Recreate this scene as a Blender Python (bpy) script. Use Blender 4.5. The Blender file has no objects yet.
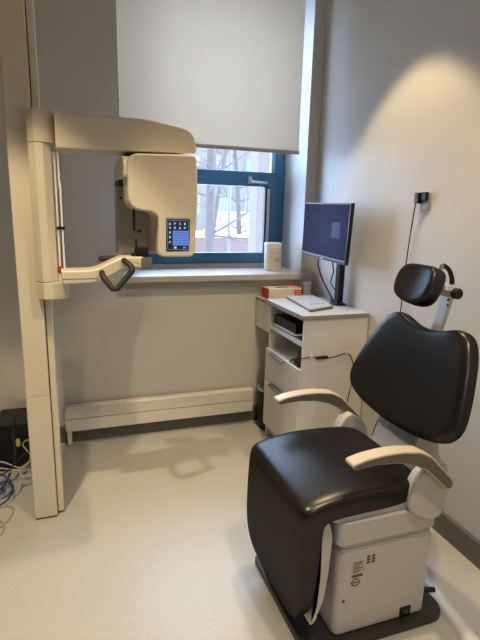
import bpy, bmesh, math, random
from math import sin, cos, pi, radians
from mathutils import Vector, Matrix

random.seed(7)
sc = bpy.context.scene
COL = sc.collection

# ------------------------------------------------------------------ materials
def new_mat(name):
    m = bpy.data.materials.new(name)
    m.use_nodes = True
    nt = m.node_tree
    return m, nt, nt.nodes['Principled BSDF']

def mat(name, col, rough=0.5, metal=0.0, spec=0.5, noise=0.0, nscale=40.0, bump=0.0, bscale=200.0, coat=0.0):
    """plain procedural surface: colour with a little mottling and a fine bump"""
    m, nt, p = new_mat(name)
    p.inputs['Base Color'].default_value = (*col, 1)
    p.inputs['Roughness'].default_value = rough
    p.inputs['Metallic'].default_value = metal
    p.inputs['Specular IOR Level'].default_value = spec
    p.inputs['Coat Weight'].default_value = coat
    tc = nt.nodes.new('ShaderNodeTexCoord')
    if noise > 0:
        n = nt.nodes.new('ShaderNodeTexNoise')
        n.inputs['Scale'].default_value = nscale
        n.inputs['Detail'].default_value = 5
        r = nt.nodes.new('ShaderNodeValToRGB')
        r.color_ramp.elements[0].position = 0.3
        r.color_ramp.elements[1].position = 0.7
        r.color_ramp.elements[0].color = (*[c * (1 - noise) for c in col], 1)
        r.color_ramp.elements[1].color = (*[min(1, c * (1 + noise)) for c in col], 1)
        nt.links.new(tc.outputs['Object'], n.inputs['Vector'])
        nt.links.new(n.outputs['Fac'], r.inputs['Fac'])
        nt.links.new(r.outputs['Color'], p.inputs['Base Color'])
    if bump > 0:
        n2 = nt.nodes.new('ShaderNodeTexNoise')
        n2.inputs['Scale'].default_value = bscale
        n2.inputs['Detail'].default_value = 3
        b = nt.nodes.new('ShaderNodeBump')
        b.inputs['Strength'].default_value = bump
        b.inputs['Distance'].default_value = 0.002
        nt.links.new(tc.outputs['Object'], n2.inputs['Vector'])
        nt.links.new(n2.outputs['Fac'], b.inputs['Height'])
        nt.links.new(b.outputs['Normal'], p.inputs['Normal'])
    return m

def emit_mat(name, col, strength):
    m, nt, p = new_mat(name)
    p.inputs['Base Color'].default_value = (0, 0, 0, 1)
    p.inputs['Emission Color'].default_value = (*col, 1)
    p.inputs['Emission Strength'].default_value = strength
    p.inputs['Roughness'].default_value = 0.45
    p.inputs['Specular IOR Level'].default_value = 0.03
    return m

M = {}
M['wall'] = mat('wall_paint', (0.585, 0.572, 0.545), 0.55, noise=0.015, nscale=3, bump=0.12, bscale=260)
M['ceiling'] = mat('ceiling_paint', (0.72, 0.71, 0.69), 0.8, bump=0.1)
M['baseboard'] = mat('baseboard_vinyl', (0.115, 0.112, 0.10), 0.45, noise=0.05, nscale=12)
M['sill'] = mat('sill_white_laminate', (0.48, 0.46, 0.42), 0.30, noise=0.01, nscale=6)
M['blue'] = mat('window_blue_paint', (0.030, 0.115, 0.200), 0.38, noise=0.04, nscale=10)
M['gasket'] = mat('window_gasket', (0.03, 0.03, 0.03), 0.6)
M['alu'] = mat('brushed_aluminium', (0.52, 0.515, 0.50), 0.36, metal=0.85, noise=0.03, nscale=60)
M['chrome'] = mat('polished_chrome', (0.85, 0.85, 0.86), 0.12, metal=1.0)
M['cream'] = mat('machine_cream_plastic', (0.68, 0.62, 0.51), 0.36, noise=0.01, nscale=5, bump=0.05, bscale=400)
M['whitegloss'] = mat('glossy_white_plastic', (0.85, 0.85, 0.86), 0.15, coat=0.5)
M['greyplastic'] = mat('machine_grey_plastic', (0.40, 0.38, 0.34), 0.45, noise=0.01, nscale=8)
M['darkgap'] = mat('dark_gap', (0.03, 0.028, 0.025), 0.6)
M['black'] = mat('black_plastic', (0.010, 0.010, 0.011), 0.40, spec=0.3, bump=0.05)
M['rubber'] = mat('black_rubber', (0.02, 0.019, 0.017), 0.55, bump=0.1, bscale=300)
M['leather'] = None
M['chairwhite'] = mat('chair_white_plastic', (0.55, 0.53, 0.50), 0.40, noise=0.01, nscale=6, bump=0.03)
M['chairgrey'] = mat('chair_light_grey_metal', (0.50, 0.49, 0.46), 0.45)
M['armpad'] = mat('armrest_beige', (0.52, 0.45, 0.35), 0.45, noise=0.02, nscale=20)
M['armside'] = mat('armrest_side_grey', (0.13, 0.12, 0.10), 0.5)
M['plate'] = mat('base_plate_dark', (0.022, 0.021, 0.020), 0.42, noise=0.05, nscale=20)
M['cab'] = mat('cabinet_white_laminate', (0.70, 0.68, 0.67), 0.42, noise=0.012, nscale=10)
M['cabedge'] = mat('cabinet_light_edge', (0.74, 0.73, 0.71), 0.4)
M['top'] = mat('worktop_grey_laminate', (0.50, 0.50, 0.50), 0.32, noise=0.03, nscale=30)
M['topedge'] = mat('worktop_edge', (0.25, 0.23, 0.195), 0.45, noise=0.03, nscale=60)
M['radiator'] = mat('radiator_enamel', (0.70, 0.67, 0.61), 0.40, noise=0.01, nscale=5)
M['handlegrey'] = mat('handle_dark_aluminium', (0.26, 0.25, 0.24), 0.4, metal=0.6)
M['silver'] = mat('laptop_silver', (0.52, 0.53, 0.54), 0.38, metal=0.25)
M['darkgrey'] = mat('dark_grey_plastic', (0.10, 0.10, 0.105), 0.45)
M['paper'] = mat('white_paper', (0.80, 0.78, 0.74), 0.7)
M['card'] = mat('box_cream_card', (0.72, 0.64, 0.55), 0.6, noise=0.01, nscale=10)
M['red'] = mat('box_red_print', (0.55, 0.030, 0.030), 0.5)
M['redbtn'] = mat('red_button_plastic', (0.50, 0.02, 0.012), 0.3)
M['palepink'] = mat('box_pink_print', (0.75, 0.35, 0.28), 0.6)
M['tub'] = mat('tub_white_plastic', (0.76, 0.73, 0.66), 0.35)
M['tublabel'] = mat('tub_label_cream', (0.66, 0.60, 0.45), 0.5, noise=0.05, nscale=50)
M['tubprint'] = mat('tub_label_print', (0.42, 0.34, 0.36), 0.5)
M['tubgreen'] = mat('tub_label_green', (0.42, 0.42, 0.20), 0.5)
M['cup'] = mat('paper_cup', (0.74, 0.68, 0.58), 0.6)
M['duct'] = mat('floor_duct_metal', (0.74, 0.74, 0.74), 0.38, metal=0.1)
M['label_ink'] = mat('label_ink', (0.085, 0.075, 0.065), 0.6)
M['label_base'] = mat('label_film', (0.50, 0.47, 0.42), 0.5)
M['yellowcable'] = mat('cable_yellow', (0.55, 0.45, 0.14), 0.5)
M['whitecable'] = mat('cable_white', (0.60, 0.58, 0.52), 0.5)
M['bluecable'] = mat('cable_blue', (0.04, 0.12, 0.34), 0.45)
M['navycable'] = mat('cable_navy', (0.015, 0.018, 0.04), 0.45)
M['bark'] = mat('tree_bark', (0.060, 0.044, 0.038), 0.9, noise=0.2, nscale=20, bump=0.5, bscale=60)
M['twig'] = mat('tree_twig', (0.068, 0.050, 0.044), 0.9)
M['brick'] = None
M['van'] = mat('van_white_paint', (0.80, 0.80, 0.80), 0.3)
M['tyre'] = mat('tyre', (0.05, 0.05, 0.05), 0.8)
M['carglass'] = mat('vehicle_glass', (0.30, 0.33, 0.36), 0.15)
M['post'] = mat('lamp_post_grey', (0.09, 0.085, 0.075), 0.5)

def leather_mat():
    # black upholstery: dark base under a soft even sheen, fine grain
    m = bpy.data.materials.new('black_upholstery'); m.use_nodes = True
    nt = m.node_tree; nt.nodes.clear()
    out = nt.nodes.new('ShaderNodeOutputMaterial'); mix = nt.nodes.new('ShaderNodeMixShader'); mix.inputs['Fac'].default_value = 0.055
    df = nt.nodes.new('ShaderNodeBsdfDiffuse'); df.inputs['Color'].default_value = (0.0085, 0.0075, 0.0066, 1)
    gl = nt.nodes.new('ShaderNodeBsdfGlossy'); gl.inputs['Roughness'].default_value = 0.30
    tc = nt.nodes.new('ShaderNodeTexCoord'); n = nt.nodes.new('ShaderNodeTexNoise'); n.inputs['Scale'].default_value = 420
    bp = nt.nodes.new('ShaderNodeBump'); bp.inputs['Strength'].default_value = 0.10; bp.inputs['Distance'].default_value = 0.002
    nt.links.new(tc.outputs['Object'], n.inputs['Vector']); nt.links.new(n.outputs['Fac'], bp.inputs['Height'])
    nt.links.new(bp.outputs['Normal'], df.inputs['Normal']); nt.links.new(bp.outputs['Normal'], gl.inputs['Normal'])
    nt.links.new(df.outputs[0], mix.inputs[1]); nt.links.new(gl.outputs[0], mix.inputs[2])
    nt.links.new(mix.outputs[0], out.inputs['Surface'])
    return m
M['leather'] = leather_mat()

# floor: beige vinyl with fine speckle, satin
def floor_mat():
    m, nt, p = new_mat('floor_beige_vinyl')
    tc = nt.nodes.new('ShaderNodeTexCoord')
    n = nt.nodes.new('ShaderNodeTexNoise'); n.inputs['Scale'].default_value = 55; n.inputs['Detail'].default_value = 6
    n3 = nt.nodes.new('ShaderNodeTexNoise'); n3.inputs['Scale'].default_value = 2.5; n3.inputs['Detail'].default_value = 3
    mx = nt.nodes.new('ShaderNodeMath'); mx.operation = 'MULTIPLY_ADD'; mx.inputs[1].default_value = 0.35
    r = nt.nodes.new('ShaderNodeValToRGB')
    r.color_ramp.elements[0].position = 0.35; r.color_ramp.elements[1].position = 0.95
    r.color_ramp.elements[0].color = (0.475, 0.465, 0.435, 1)
    r.color_ramp.elements[1].color = (0.530, 0.520, 0.485, 1)
    nt.links.new(tc.outputs['Object'], n.inputs['Vector'])
    nt.links.new(tc.outputs['Object'], n3.inputs['Vector'])
    nt.links.new(n3.outputs['Fac'], mx.inputs[0]); nt.links.new(n.outputs['Fac'], mx.inputs[2])
    nt.links.new(mx.outputs[0], r.inputs['Fac'])
    nt.links.new(r.outputs['Color'], p.inputs['Base Color'])
    p.inputs['Roughness'].default_value = 0.34
    p.inputs['Specular IOR Level'].default_value = 0.45
    b = nt.nodes.new('ShaderNodeBump'); b.inputs['Strength'].default_value = 0.08; b.inputs['Distance'].default_value = 0.002
    n4 = nt.nodes.new('ShaderNodeTexNoise'); n4.inputs['Scale'].default_value = 25
    nt.links.new(tc.outputs['Object'], n4.inputs['Vector'])
    nt.links.new(n4.outputs['Fac'], b.inputs['Height'])
    nt.links.new(b.outputs['Normal'], p.inputs['Normal'])
    return m
M['floor'] = floor_mat()

# thin window pane / clear acrylic: see-through with a mirror reflection
def pane_mat(name, tint, refl):
    m = bpy.data.materials.new(name); m.use_nodes = True
    nt = m.node_tree; nt.nodes.clear()
    out = nt.nodes.new('ShaderNodeOutputMaterial')
    mix = nt.nodes.new('ShaderNodeMixShader')
    tr = nt.nodes.new('ShaderNodeBsdfTransparent'); tr.inputs['Color'].default_value = (*tint, 1)
    gl = nt.nodes.new('ShaderNodeBsdfGlossy'); gl.inputs['Roughness'].default_value = 0.03
    lw = nt.nodes.new('ShaderNodeLayerWeight'); lw.inputs['Blend'].default_value = refl
    nt.links.new(lw.outputs['Fresnel'], mix.inputs['Fac'])
    nt.links.new(tr.outputs[0], mix.inputs[1]); nt.links.new(gl.outputs[0], mix.inputs[2])
    nt.links.new(mix.outputs[0], out.inputs['Surface'])
    return m
M['glass'] = pane_mat('window_pane_glass', (0.97, 0.98, 0.99), 0.12)
M['acrylic'] = pane_mat('clear_acrylic', (0.90, 0.90, 0.90), 0.30)

# roller blind: pale woven fabric that lets some daylight through
def blind_mat():
    m, nt, p = new_mat('blind_fabric')
    p.inputs['Base Color'].default_value = (0.66, 0.63, 0.58, 1)
    p.inputs['Roughness'].default_value = 0.85
    out = nt.nodes['Material Output']
    tr = nt.nodes.new('ShaderNodeBsdfTranslucent'); tr.inputs['Color'].default_value = (0.95, 0.82, 0.68, 1)
    mix = nt.nodes.new('ShaderNodeMixShader'); mix.inputs['Fac'].default_value = 0.44
    tc = nt.nodes.new('ShaderNodeTexCoord')
    w = nt.nodes.new('ShaderNodeTexWave'); w.inputs['Scale'].default_value = 120; w.bands_direction = 'X'
    w.inputs['Distortion'].default_value = 1.5; w.inputs['Detail'].default_value = 2
    b = nt.nodes.new('ShaderNodeBump'); b.inputs['Strength'].default_value = 0.12; b.inputs['Distance'].default_value = 0.001
    nt.links.new(tc.outputs['Object'], w.inputs['Vector']); nt.links.new(w.outputs['Fac'], b.inputs['Height'])
    nt.links.new(b.outputs['Normal'], p.inputs['Normal'])
    nt.links.new(p.outputs[0], mix.inputs[1]); nt.links.new(tr.outputs[0], mix.inputs[2])
    nt.links.new(mix.outputs[0], out.inputs['Surface'])
    return m
M['blind'] = blind_mat()

def brick_mat():
    m, nt, p = new_mat('brick_facade')
    tc = nt.nodes.new('ShaderNodeTexCoord')
    mp = nt.nodes.new('ShaderNodeMapping'); mp.inputs['Rotation'].default_value = (radians(90), 0, 0)
    b = nt.nodes.new('ShaderNodeTexBrick')
    b.inputs['Color1'].default_value = (0.105, 0.062, 0.046, 1); b.inputs['Color2'].default_value = (0.085, 0.05, 0.04, 1)
    b.inputs['Mortar'].default_value = (0.11, 0.09, 0.075, 1); b.inputs['Scale'].default_value = 4
    nt.links.new(tc.outputs['Object'], mp.inputs['Vector']); nt.links.new(mp.outputs[0], b.inputs['Vector'])
    nt.links.new(b.outputs['Color'], p.inputs['Base Color'])
    p.inputs['Roughness'].default_value = 0.9
    return m
M['brick'] = brick_mat()
M['snow'] = mat('snow', (0.86, 0.87, 0.90), 0.9, noise=0.03, nscale=2, bump=0.4, bscale=6)
M['hedge'] = mat('bare_hedge', (0.42, 0.33, 0.31), 0.95, noise=0.35, nscale=14, bump=1.0, bscale=20)
M['facade'] = mat('far_facade', (0.095, 0.078, 0.066), 0.9, noise=0.03, nscale=2)
M['farglass'] = mat('far_window', (0.08, 0.09, 0.10), 0.3)

# screens (they give off light)
def monitor_screen_mat():
    m, nt, p = new_mat('monitor_screen')
    tc = nt.nodes.new('ShaderNodeTexCoord')
    g = nt.nodes.new('ShaderNodeTexGradient'); g.gradient_type = 'SPHERICAL'
    mp = nt.nodes.new('ShaderNodeMapping')
    mp.inputs['Location'].default_value = (0, 0.00, 0.02); mp.inputs['Scale'].default_value = (2.2, 2.2, 3.0)
    r = nt.nodes.new('ShaderNodeValToRGB')
    r.color_ramp.elements[0].color = (0.034, 0.028, 0.058, 1)
    r.color_ramp.elements[1].color = (0.045, 0.064, 0.145, 1)
    nt.links.new(tc.outputs['Object'], mp.inputs['Vector']); nt.links.new(mp.outputs[0], g.inputs['Vector'])
    nt.links.new(g.outputs['Fac'], r.inputs['Fac'])
    p.inputs['Base Color'].default_value = (0.004, 0.004, 0.005, 1)
    nt.links.new(r.outputs['Color'], p.inputs['Emission Color'])
    p.inputs['Emission Strength'].default_value = 1.0
    p.inputs['Roughness'].default_value = 0.45
    p.inputs['Specular IOR Level'].default_value = 0.0
    p.inputs['IOR'].default_value = 1.08
    return m
M['screen'] = monitor_screen_mat()
M['screenlogo'] = emit_mat('monitor_wallpaper_light', (0.050, 0.072, 0.155), 1.0)
M['touch_bg'] = emit_mat('touchscreen_background', (0.018, 0.026, 0.045), 1.0)
M['touch_blue'] = emit_mat('touchscreen_blue', (0.13, 0.24, 0.62), 1.0)
M['touch_mid'] = emit_mat('touchscreen_line', (0.06, 0.12, 0.36), 1.0)
M['touch_icon'] = emit_mat('touchscreen_icon', (0.55, 0.62, 0.70), 1.0)
M['touch_edge'] = emit_mat('touchscreen_frame_glow', (0.16, 0.24, 0.50), 1.0)
M['lamp_glow'] = emit_mat('downlight_glow', (1.0, 0.80, 0.55), 6.0)

# ------------------------------------------------------------------ geometry helpers
def bm_new(): return bmesh.new()

def merge(dst, src):
    me = bpy.data.meshes.new('tmp'); src.to_mesh(me); src.free()
    dst.from_mesh(me); bpy.data.meshes.remove(me)
    return dst

def box(lo, hi, bev=0.0, seg=2):
    b = bmesh.new()
    bmesh.ops.create_cube(b, size=1)
    for v in b.verts:
        v.co = Vector([lo[i] + (v.co[i] + 0.5) * (hi[i] - lo[i]) for i in range(3)])
    if bev > 0:
        bmesh.ops.bevel(b, geom=list(b.edges), offset=bev, segments=seg, affect='EDGES', profile=0.5)
    return b

def prism(pts, axis, lo, hi, bev=0.0, seg=2):
    """outline in the two other axes (in x,y,z order), pushed from lo to hi along axis"""
    b = bmesh.new()
    def co(p, t):
        c = list(p); c.insert(axis, t); return c
    va = [b.verts.new(co(p, lo)) for p in pts]
    vb = [b.verts.new(co(p, hi)) for p in pts]
    b.faces.new(va); b.faces.new(vb)
    n = len(pts)
    for i in range(n):
        b.faces.new((va[i], va[(i + 1) % n], vb[(i + 1) % n], vb[i]))
    bmesh.ops.recalc_face_normals(b, faces=b.faces)
    if bev > 0:
        caps = [f for f in b.faces if len(f.verts) == n and n != 4] or [f for f in b.faces if abs(f.normal[axis]) > 0.99]
        es = list({e for f in caps for e in f.edges})
        bmesh.ops.bevel(b, geom=es, offset=bev, segments=seg, affect='EDGES', profile=0.5)
    return b

def rounded(pts, radii, seg=6):
    """round the corners of a 2D outline"""
    out = []; n = len(pts)
    for i, p in enumerate(pts):
        r = radii[i] if isinstance(radii, (list, tuple)) else radii
        p = Vector(p); a = Vector(pts[i - 1]) - p; c = Vector(pts[(i + 1) % n]) - p
        if r <= 0: out.append(tuple(p)); continue
        d = min(r, a.length * 0.49, c.length * 0.49)
        s = p + a.normalized() * d; e = p + c.normalized() * d
        for k in range(seg + 1):
            t = k / seg
            q = s * (1 - t) ** 2 + p * 2 * t * (1 - t) + e * t ** 2
            out.append((q.x, q.y))
    return out

def lathe(prof, origin=(0, 0, 0), seg=32, axis='Z'):
    b = bmesh.new(); rings = []
    for r, z in prof:
        ring = []
        for k in range(seg):
            a = 2 * pi * k / seg
            v = Vector((r * cos(a), r * sin(a), z))
            if axis == 'Y': v = Vector((v.x, v.z, v.y))
            if axis == 'X': v = Vector((v.z, v.x, v.y))
            ring.append(b.verts.new(v + Vector(origin)))
        rings.append(ring)
    for i in range(len(rings) - 1):
        for k in range(seg):
            b.faces.new((rings[i][k], rings[i][(k + 1) % seg], rings[i + 1][(k + 1) % seg], rings[i + 1][k]))
    b.faces.new(rings[0]); b.faces.new(rings[-1])
    bmesh.ops.recalc_face_normals(b, faces=b.faces)
    return b

def smooth_path(pts, n=6):
    pts = [Vector(p) for p in pts]
    if len(pts) < 3: return pts
    out = []
    P = [pts[0] * 2 - pts[1]] + pts + [pts[-1] * 2 - pts[-2]]
    for i in range(1, len(P) - 2):
        for k in range(n):
            t = k / n
            a, b_, c, d = P[i - 1], P[i], P[i + 1], P[i + 2]
            out.append(0.5 * ((2 * b_) + (c - a) * t + (2 * a - 5 * b_ + 4 * c - d) * t * t + (3 * b_ - a - 3 * c + d) * t ** 3))
    out.append(pts[-1])
    return out

def tube(pts, r, seg=10, r2=None):
    b = bmesh.new(); pts = [Vector(p) for p in pts]; n = len(pts)
    up = Vector((0, 0, 1)); rings = []
    t0 = (pts[1] - pts[0]).normalized()
    if abs(t0.dot(up)) > 0.9: up = Vector((1, 0, 0))
    nrm = (up - t0 * up.dot(t0)).normalized()
    for i, p in enumerate(pts):
        t = (pts[min(i + 1, n - 1)] - pts[max(i - 1, 0)]).normalized()
        nrm = nrm - t * nrm.dot(t)
        nrm = nrm.normalized() if nrm.length > 1e-6 else t.orthogonal().normalized()
        bi = t.cross(nrm)
        rr = r if r2 is None else r + (r2 - r) * i / (n - 1)
        rings.append([b.verts.new(p + rr * (cos(2 * pi * k / seg) * nrm + sin(2 * pi * k / seg) * bi)) for k in range(seg)])
    for i in range(n - 1):
        for k in range(seg):
            b.faces.new((rings[i][k], rings[i][(k + 1) % seg], rings[i + 1][(k + 1) % seg], rings[i + 1][k]))
    b.faces.new(rings[0]); b.faces.new(rings[-1])
    bmesh.ops.recalc_face_normals(b, faces=b.faces)
    return b

def wloc(o):
    v = Vector((0, 0, 0))
    while o is not None:
        v += o.location; o = o.parent
    return v

def obj(name, bms, m, parent=None, at=None, smooth=32, sub=0):
    """link ONE mesh object; geometry is given in world coordinates"""
    if not isinstance(bms, (list, tuple)): bms = [bms]
    b = bmesh.new()
    for s in bms: merge(b, s)
    base = wloc(parent)
    o_loc = Vector(at) - base if at is not None else Vector((0, 0, 0))
    org = base + o_loc
    for v in b.verts: v.co -= org
    me = bpy.data.meshes.new(name); b.to_mesh(me); b.free()
    me.materials.append(M[m] if isinstance(m, str) else m)
    if smooth:
        for p in me.polygons: p.use_smooth = True
        me.set_sharp_from_angle(angle=radians(smooth))
    o = bpy.data.objects.new(name, me); COL.objects.link(o)
    o.location = o_loc
    if smooth and not sub:
        wn = o.modifiers.new('weighted_normal', 'WEIGHTED_NORMAL'); wn.keep_sharp = True; wn.weight = 80
    if parent is not None: o.parent = parent
    if sub:
        md = o.modifiers.new('subdivision', 'SUBSURF'); md.levels = sub; md.render_levels = sub
    return o

def tag(o, label, cat, group=None, kind=None):
    o['label'] = label; o['category'] = cat
    if group: o['group'] = group
    if kind: o['kind'] = kind
    return o

def thing(name, label, cat, loc, group=None):
    o = bpy.data.objects.new(name, None); COL.objects.link(o)
    o.location = loc; o.empty_display_size = 0.05
    return tag(o, label, cat, group)

def struct(name, bms, m, label, cat, at=None, smooth=32):
    o = obj(name, bms, m, None, at, smooth)
    return tag(o, label, cat, kind='structure')

# ------------------------------------------------------------------ room shell
XL, XR, YF, YB, ZC = -1.9, 1.63, -1.9, 3.097, 2.97
WX0, WX1, WZ0, WZ1 = 0.30, 1.543, 1.075, 2.955      # opening in the back wall
YO = 3.62                                          # outer face of the back wall

struct('floor', box((XL - .1, YF - .1, -.05), (XR + .1, YO, 0)), 'floor', 'beige speckled vinyl floor with a satin sheen', 'floor')
struct('ceiling', box((XL - .1, YF - .1, ZC), (XR + .1, YO, ZC + .1)), 'ceiling', 'white painted ceiling above the room', 'ceiling')
struct('wall_back', [box((XL - .1, YB, 0), (WX0, YO, ZC)), box((WX1, YB, 0), (XR + .1, YO, ZC)),
                     box((WX0, YB, 0), (WX1, YO, WZ0 - .03)), box((WX0, YB, WZ1), (WX1, YO, ZC))],
       'wall', 'pale grey wall with the window in it', 'wall')
struct('wall_right', box((XR, YF, 0), (XR + .1, YB, ZC)), 'wall', 'pale grey side wall with a warm pool of lamp light', 'wall')
struct('wall_left', box((XL - .1, YF, 0), (XL, YB, ZC)), mat('wall_left_darkened', (0.25, 0.25, 0.245), .6, bump=.1, bscale=260), 'unseen, darkened wall beyond the scanner column', 'wall')  # out of view, darkened so the upholstery reflects less of it
struct('wall_front', box((XL - .1, YF - .1, 0), (XR + .1, YF, ZC)), 'wall', 'pale grey wall opposite the window', 'wall')
def bb(pts, axis, lo, hi): return prism(pts, axis, lo, hi)
struct('baseboard_back', bb([(YB - .012, 0.0), (YB - .012, .11), (YB - .004, .118), (YB, .118), (YB, 0)], 0, XL, XR),
       'baseboard', 'dark grey vinyl baseboard under the radiator', 'baseboard')
struct('baseboard_right', bb([(XR - .012, 0.0), (XR - .012, .11), (XR - .004, .118), (XR, .118), (XR, 0)], 1, YF, YB - .013),
       'baseboard', 'dark grey vinyl baseboard behind the examination chair', 'baseboard')

# ------------------------------------------------------------------ window
win = bpy.data.objects.new('window_1', None); COL.objects.link(win); win.location = ((WX0 + WX1) / 2, 3.44, 1.1)
tag(win, 'blue framed window with a tilting lower sash and a bare winter view', 'window', kind='structure')
FY0, FY1 = 3.44, 3.53
fx0, fx1 = WX0 + .005, 1.537
zt0, zt1 = 1.682, 1.787        # transom
zb0, zb1 = 1.118, 1.200        # bottom rail
obj('frame', [box((1.464, FY0, zb0), (fx1, FY1, WZ1 - .005), .004),
              box((fx0, FY0, zb0), (fx0 + .073, FY1, WZ1 - .005), .004),
              box((fx0 + .073, FY0, WZ1 - .08), (1.464, FY1, WZ1 - .005), .004),
              box((fx0 + .073, FY0 + .004, zt0 + .052), (1.464, FY1, zt1), .004),
              box((fx0 + .073, FY0 + .004, zb0), (1.464, FY1, zb0 + .038), .004)], 'blue', win)
sash = obj('lower_sash', [box((1.395, FY0 - .012, zb0 + .012), (1.470, FY0 + .05, zt0 + .055), .004),
                   box((fx0 + .06, FY0 - .012, zb0 + .012), (fx0 + .125, FY0 + .05, zt0 + .055), .004),
                   box((fx0 + .06, FY0 - .011, zt0), (1.40, FY0 + .05, zt0 + .052), .004),
                   box((fx0 + .06, FY0 - .011, zb0 + .013), (1.40, FY0 + .05, zb1), .004)], 'blue', win)
obj('gasket', [box((1.383, FY0 - .002, zb1), (1.3955, FY0 + .03, zt0)), box((fx0 + .124, FY0 - .002, zb1), (fx0 + .13, FY0 + .03, zt0))], 'gasket', sash)
obj('bead', [box((1.397, FY0 - .0145, zb1), (1.418, FY0 - .0115, zt0 - .014), .001)], 'alu', sash)
obj('pane', box((fx0 + .124, FY0 + .020, zb1 - .005), (1.397, FY0 + .026, zt0 + .005)), 'glass', sash)
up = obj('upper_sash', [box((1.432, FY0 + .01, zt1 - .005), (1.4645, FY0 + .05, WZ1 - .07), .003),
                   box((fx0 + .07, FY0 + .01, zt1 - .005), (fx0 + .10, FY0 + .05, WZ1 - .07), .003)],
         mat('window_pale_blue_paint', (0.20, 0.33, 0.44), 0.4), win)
obj('upper_pane', box((fx0 + .095, FY0 + .028, zt1 - .005), (1.435, FY0 + .034, WZ1 - .075)), 'glass', win)
h = obj('handle', [box((1.238, FY0 - .028, 1.700), (1.268, FY0 - .010, 1.752), .005),
                   tube([(1.253, FY0 - .02, 1.720), (1.253, FY0 - .055, 1.718)], .009, 12)], 'alu', win)
obj('lever', tube(smooth_path([(1.250, FY0 - .055, 1.719), (1.275, FY0 - .057, 1.714), (1.375, FY0 - .054, 1.709)], 5), .008, 12), 'chrome', h)
obj('under_trim', box((fx0, FY0 - .002, 1.085), (fx1, FY0 + .03, zb0 + .002), .003), 'sill', win)
obj('sill', prism(rounded([(3.045, 1.044), (3.045, 1.086), (3.452, 1.094), (3.452, 1.050), (3.10, 1.050), (3.10, 1.044)], [.006, .008, 0, 0, 0, 0]), 0, WX0 + .003, WX1 - .003, .003), 'sill', win)
obj('under_sill_shade_trim', box((WX0 + .01, 3.075, 1.004), (WX1 - .015, 3.098, 1.046), .002), mat('under_sill_shade_grey', (0.36, 0.33, 0.28), .55), win)  # recessed trim; the shadow below the sill is put into its grey

# roller blind
bl = thing('roller_blind', 'off-white fabric roller blind pulled halfway down in front of the window', 'blind', (0.9, 3.13, 1.895))
obj('fabric', box((0.306, 3.129, 1.905), (1.492, 3.1302, 2.915)), 'blind', bl)
obj('bottom_bar', box((0.304, 3.124, 1.888), (1.496, 3.1352, 1.912), .003), mat('blind_bar', (0.50, 0.47, 0.42), .45), bl)
obj('roller', lathe([(.028, 0.306), (.028, 1.494)], (0, 3.16, 2.918), 24, 'X'), 'alu', bl)
obj('bracket', box((1.494, 3.13, 2.89), (1.5415, 3.19, 2.954), .003), 'alu', bl)
obj('bracket', box((0.3015, 3.13, 2.89), (0.306, 3.19, 2.954), .001), 'alu', bl)
hk = tag(obj('wall_hook', lathe([(.003, 0), (.003, .010), (.007, .012), (.007, .016)], (0.302, 3.081, 2.115), 12, 'Y'), 'greyplastic'),
         'tiny grey hook on the wall beside the left edge of the blind', 'hook')

# ------------------------------------------------------------------ radiator
ra = thing('baseboard_radiator', 'long low cream radiator on short feet below the window', 'radiator', (0.55, 3.03, 0))
RX0, RX1 = -.092, 1.178
obj('upper_panel', prism(rounded([(3.022, .186), (3.022, .262), (3.030, .268), (3.075, .268), (3.075, .186)], [.002, .004, .004, .003, .002], 3), 0, RX0 + .012, RX1, .002), 'radiator', ra)
obj('lower_panel', box((RX0 + .004, 3.020, .102), (RX1, 3.075, .181), .003), 'radiator', ra)
obj('back_channel', box((RX0 + .02, 3.030, .13), (RX1 - .01, 3.078, .25)), 'darkgap', ra)
obj('end_cap', box((RX0, 3.024, .115), (RX0 + .012, 3.076, .255), .003), 'radiator', ra)
for x in (-.068,):
    f = obj('foot', [box((x - .014, 3.030, .006), (x + .014, 3.066, .11), .002)], 'radiator', ra)
    obj('foot_pad', lathe([(.024, 0.0), (.024, .006), (.016, .010)], (x, 3.046, 0.0005), 20), 'alu', f)
for x in (.1, .9): obj('wall_bracket', box((x, 3.07, .15), (x + .03, YB - .0005, .20)), 'radiator', ra)

# ------------------------------------------------------------------ dental scanner
s = thing('dental_xray_scanner', 'cream column dental x-ray scanner with a horizontal arm and hanging head', 'x-ray machine', (-.17, 2.34, 0))
col_ = obj('column', [prism(rounded([(-.231, 2.281), (-.129, 2.281), (-.129, 2.42), (-.231, 2.42)], [.008, .008, .01, .01], 4), 2, .642, 2.60),
                      prism(rounded([(-.232, 2.278), (-.128, 2.278), (-.128, 2.42), (-.232, 2.42)], [.008, .008, .01, .01], 4), 2, .012, .640)], 'cream', s)
obj('foot_strip', box((-.226, 2.288, .0005), (-.134, 2.415, .0125)), 'darkgap', col_)
obj('lift_rail', [box((-.125, 2.306, .013), (-.098, 2.40, 2.58), .003), ], 'cream', s)
obj('rail_groove', box((-.1295, 2.315, .004), (-.1, 2.395, 2.57)), 'darkgap', s)
sect = [(-.148, 2.300), (-.147, 2.225), (-.119, 2.190), (-.064, 2.190), (-.059, 2.196), (-.059, 2.37), (-.097, 2.37), (-.097, 2.300), (-.125, 2.300), (-.125, 2.276), (-.1475, 2.276)]
def csec(x1, r):
    return rounded([(-.1495, 2.276), (-.148, 2.222), (-.119, 2.189), (x1 - .03, 2.189), (x1, 2.212), (x1, 2.37), (-.0965, 2.37), (-.0965, 2.276)],
                   [.002, .003, .003, r, r, .01, 0, 0], 5)
ca = obj('carriage', [prism(csec(-.040, .02), 2, 1.752, 1.880, .004), prism(csec(-.060, .003), 2, 1.186, 1.750, .0015),
                      prism(csec(-.020, .03), 2, 1.108, 1.184, .006)], 'cream', s)
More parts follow.
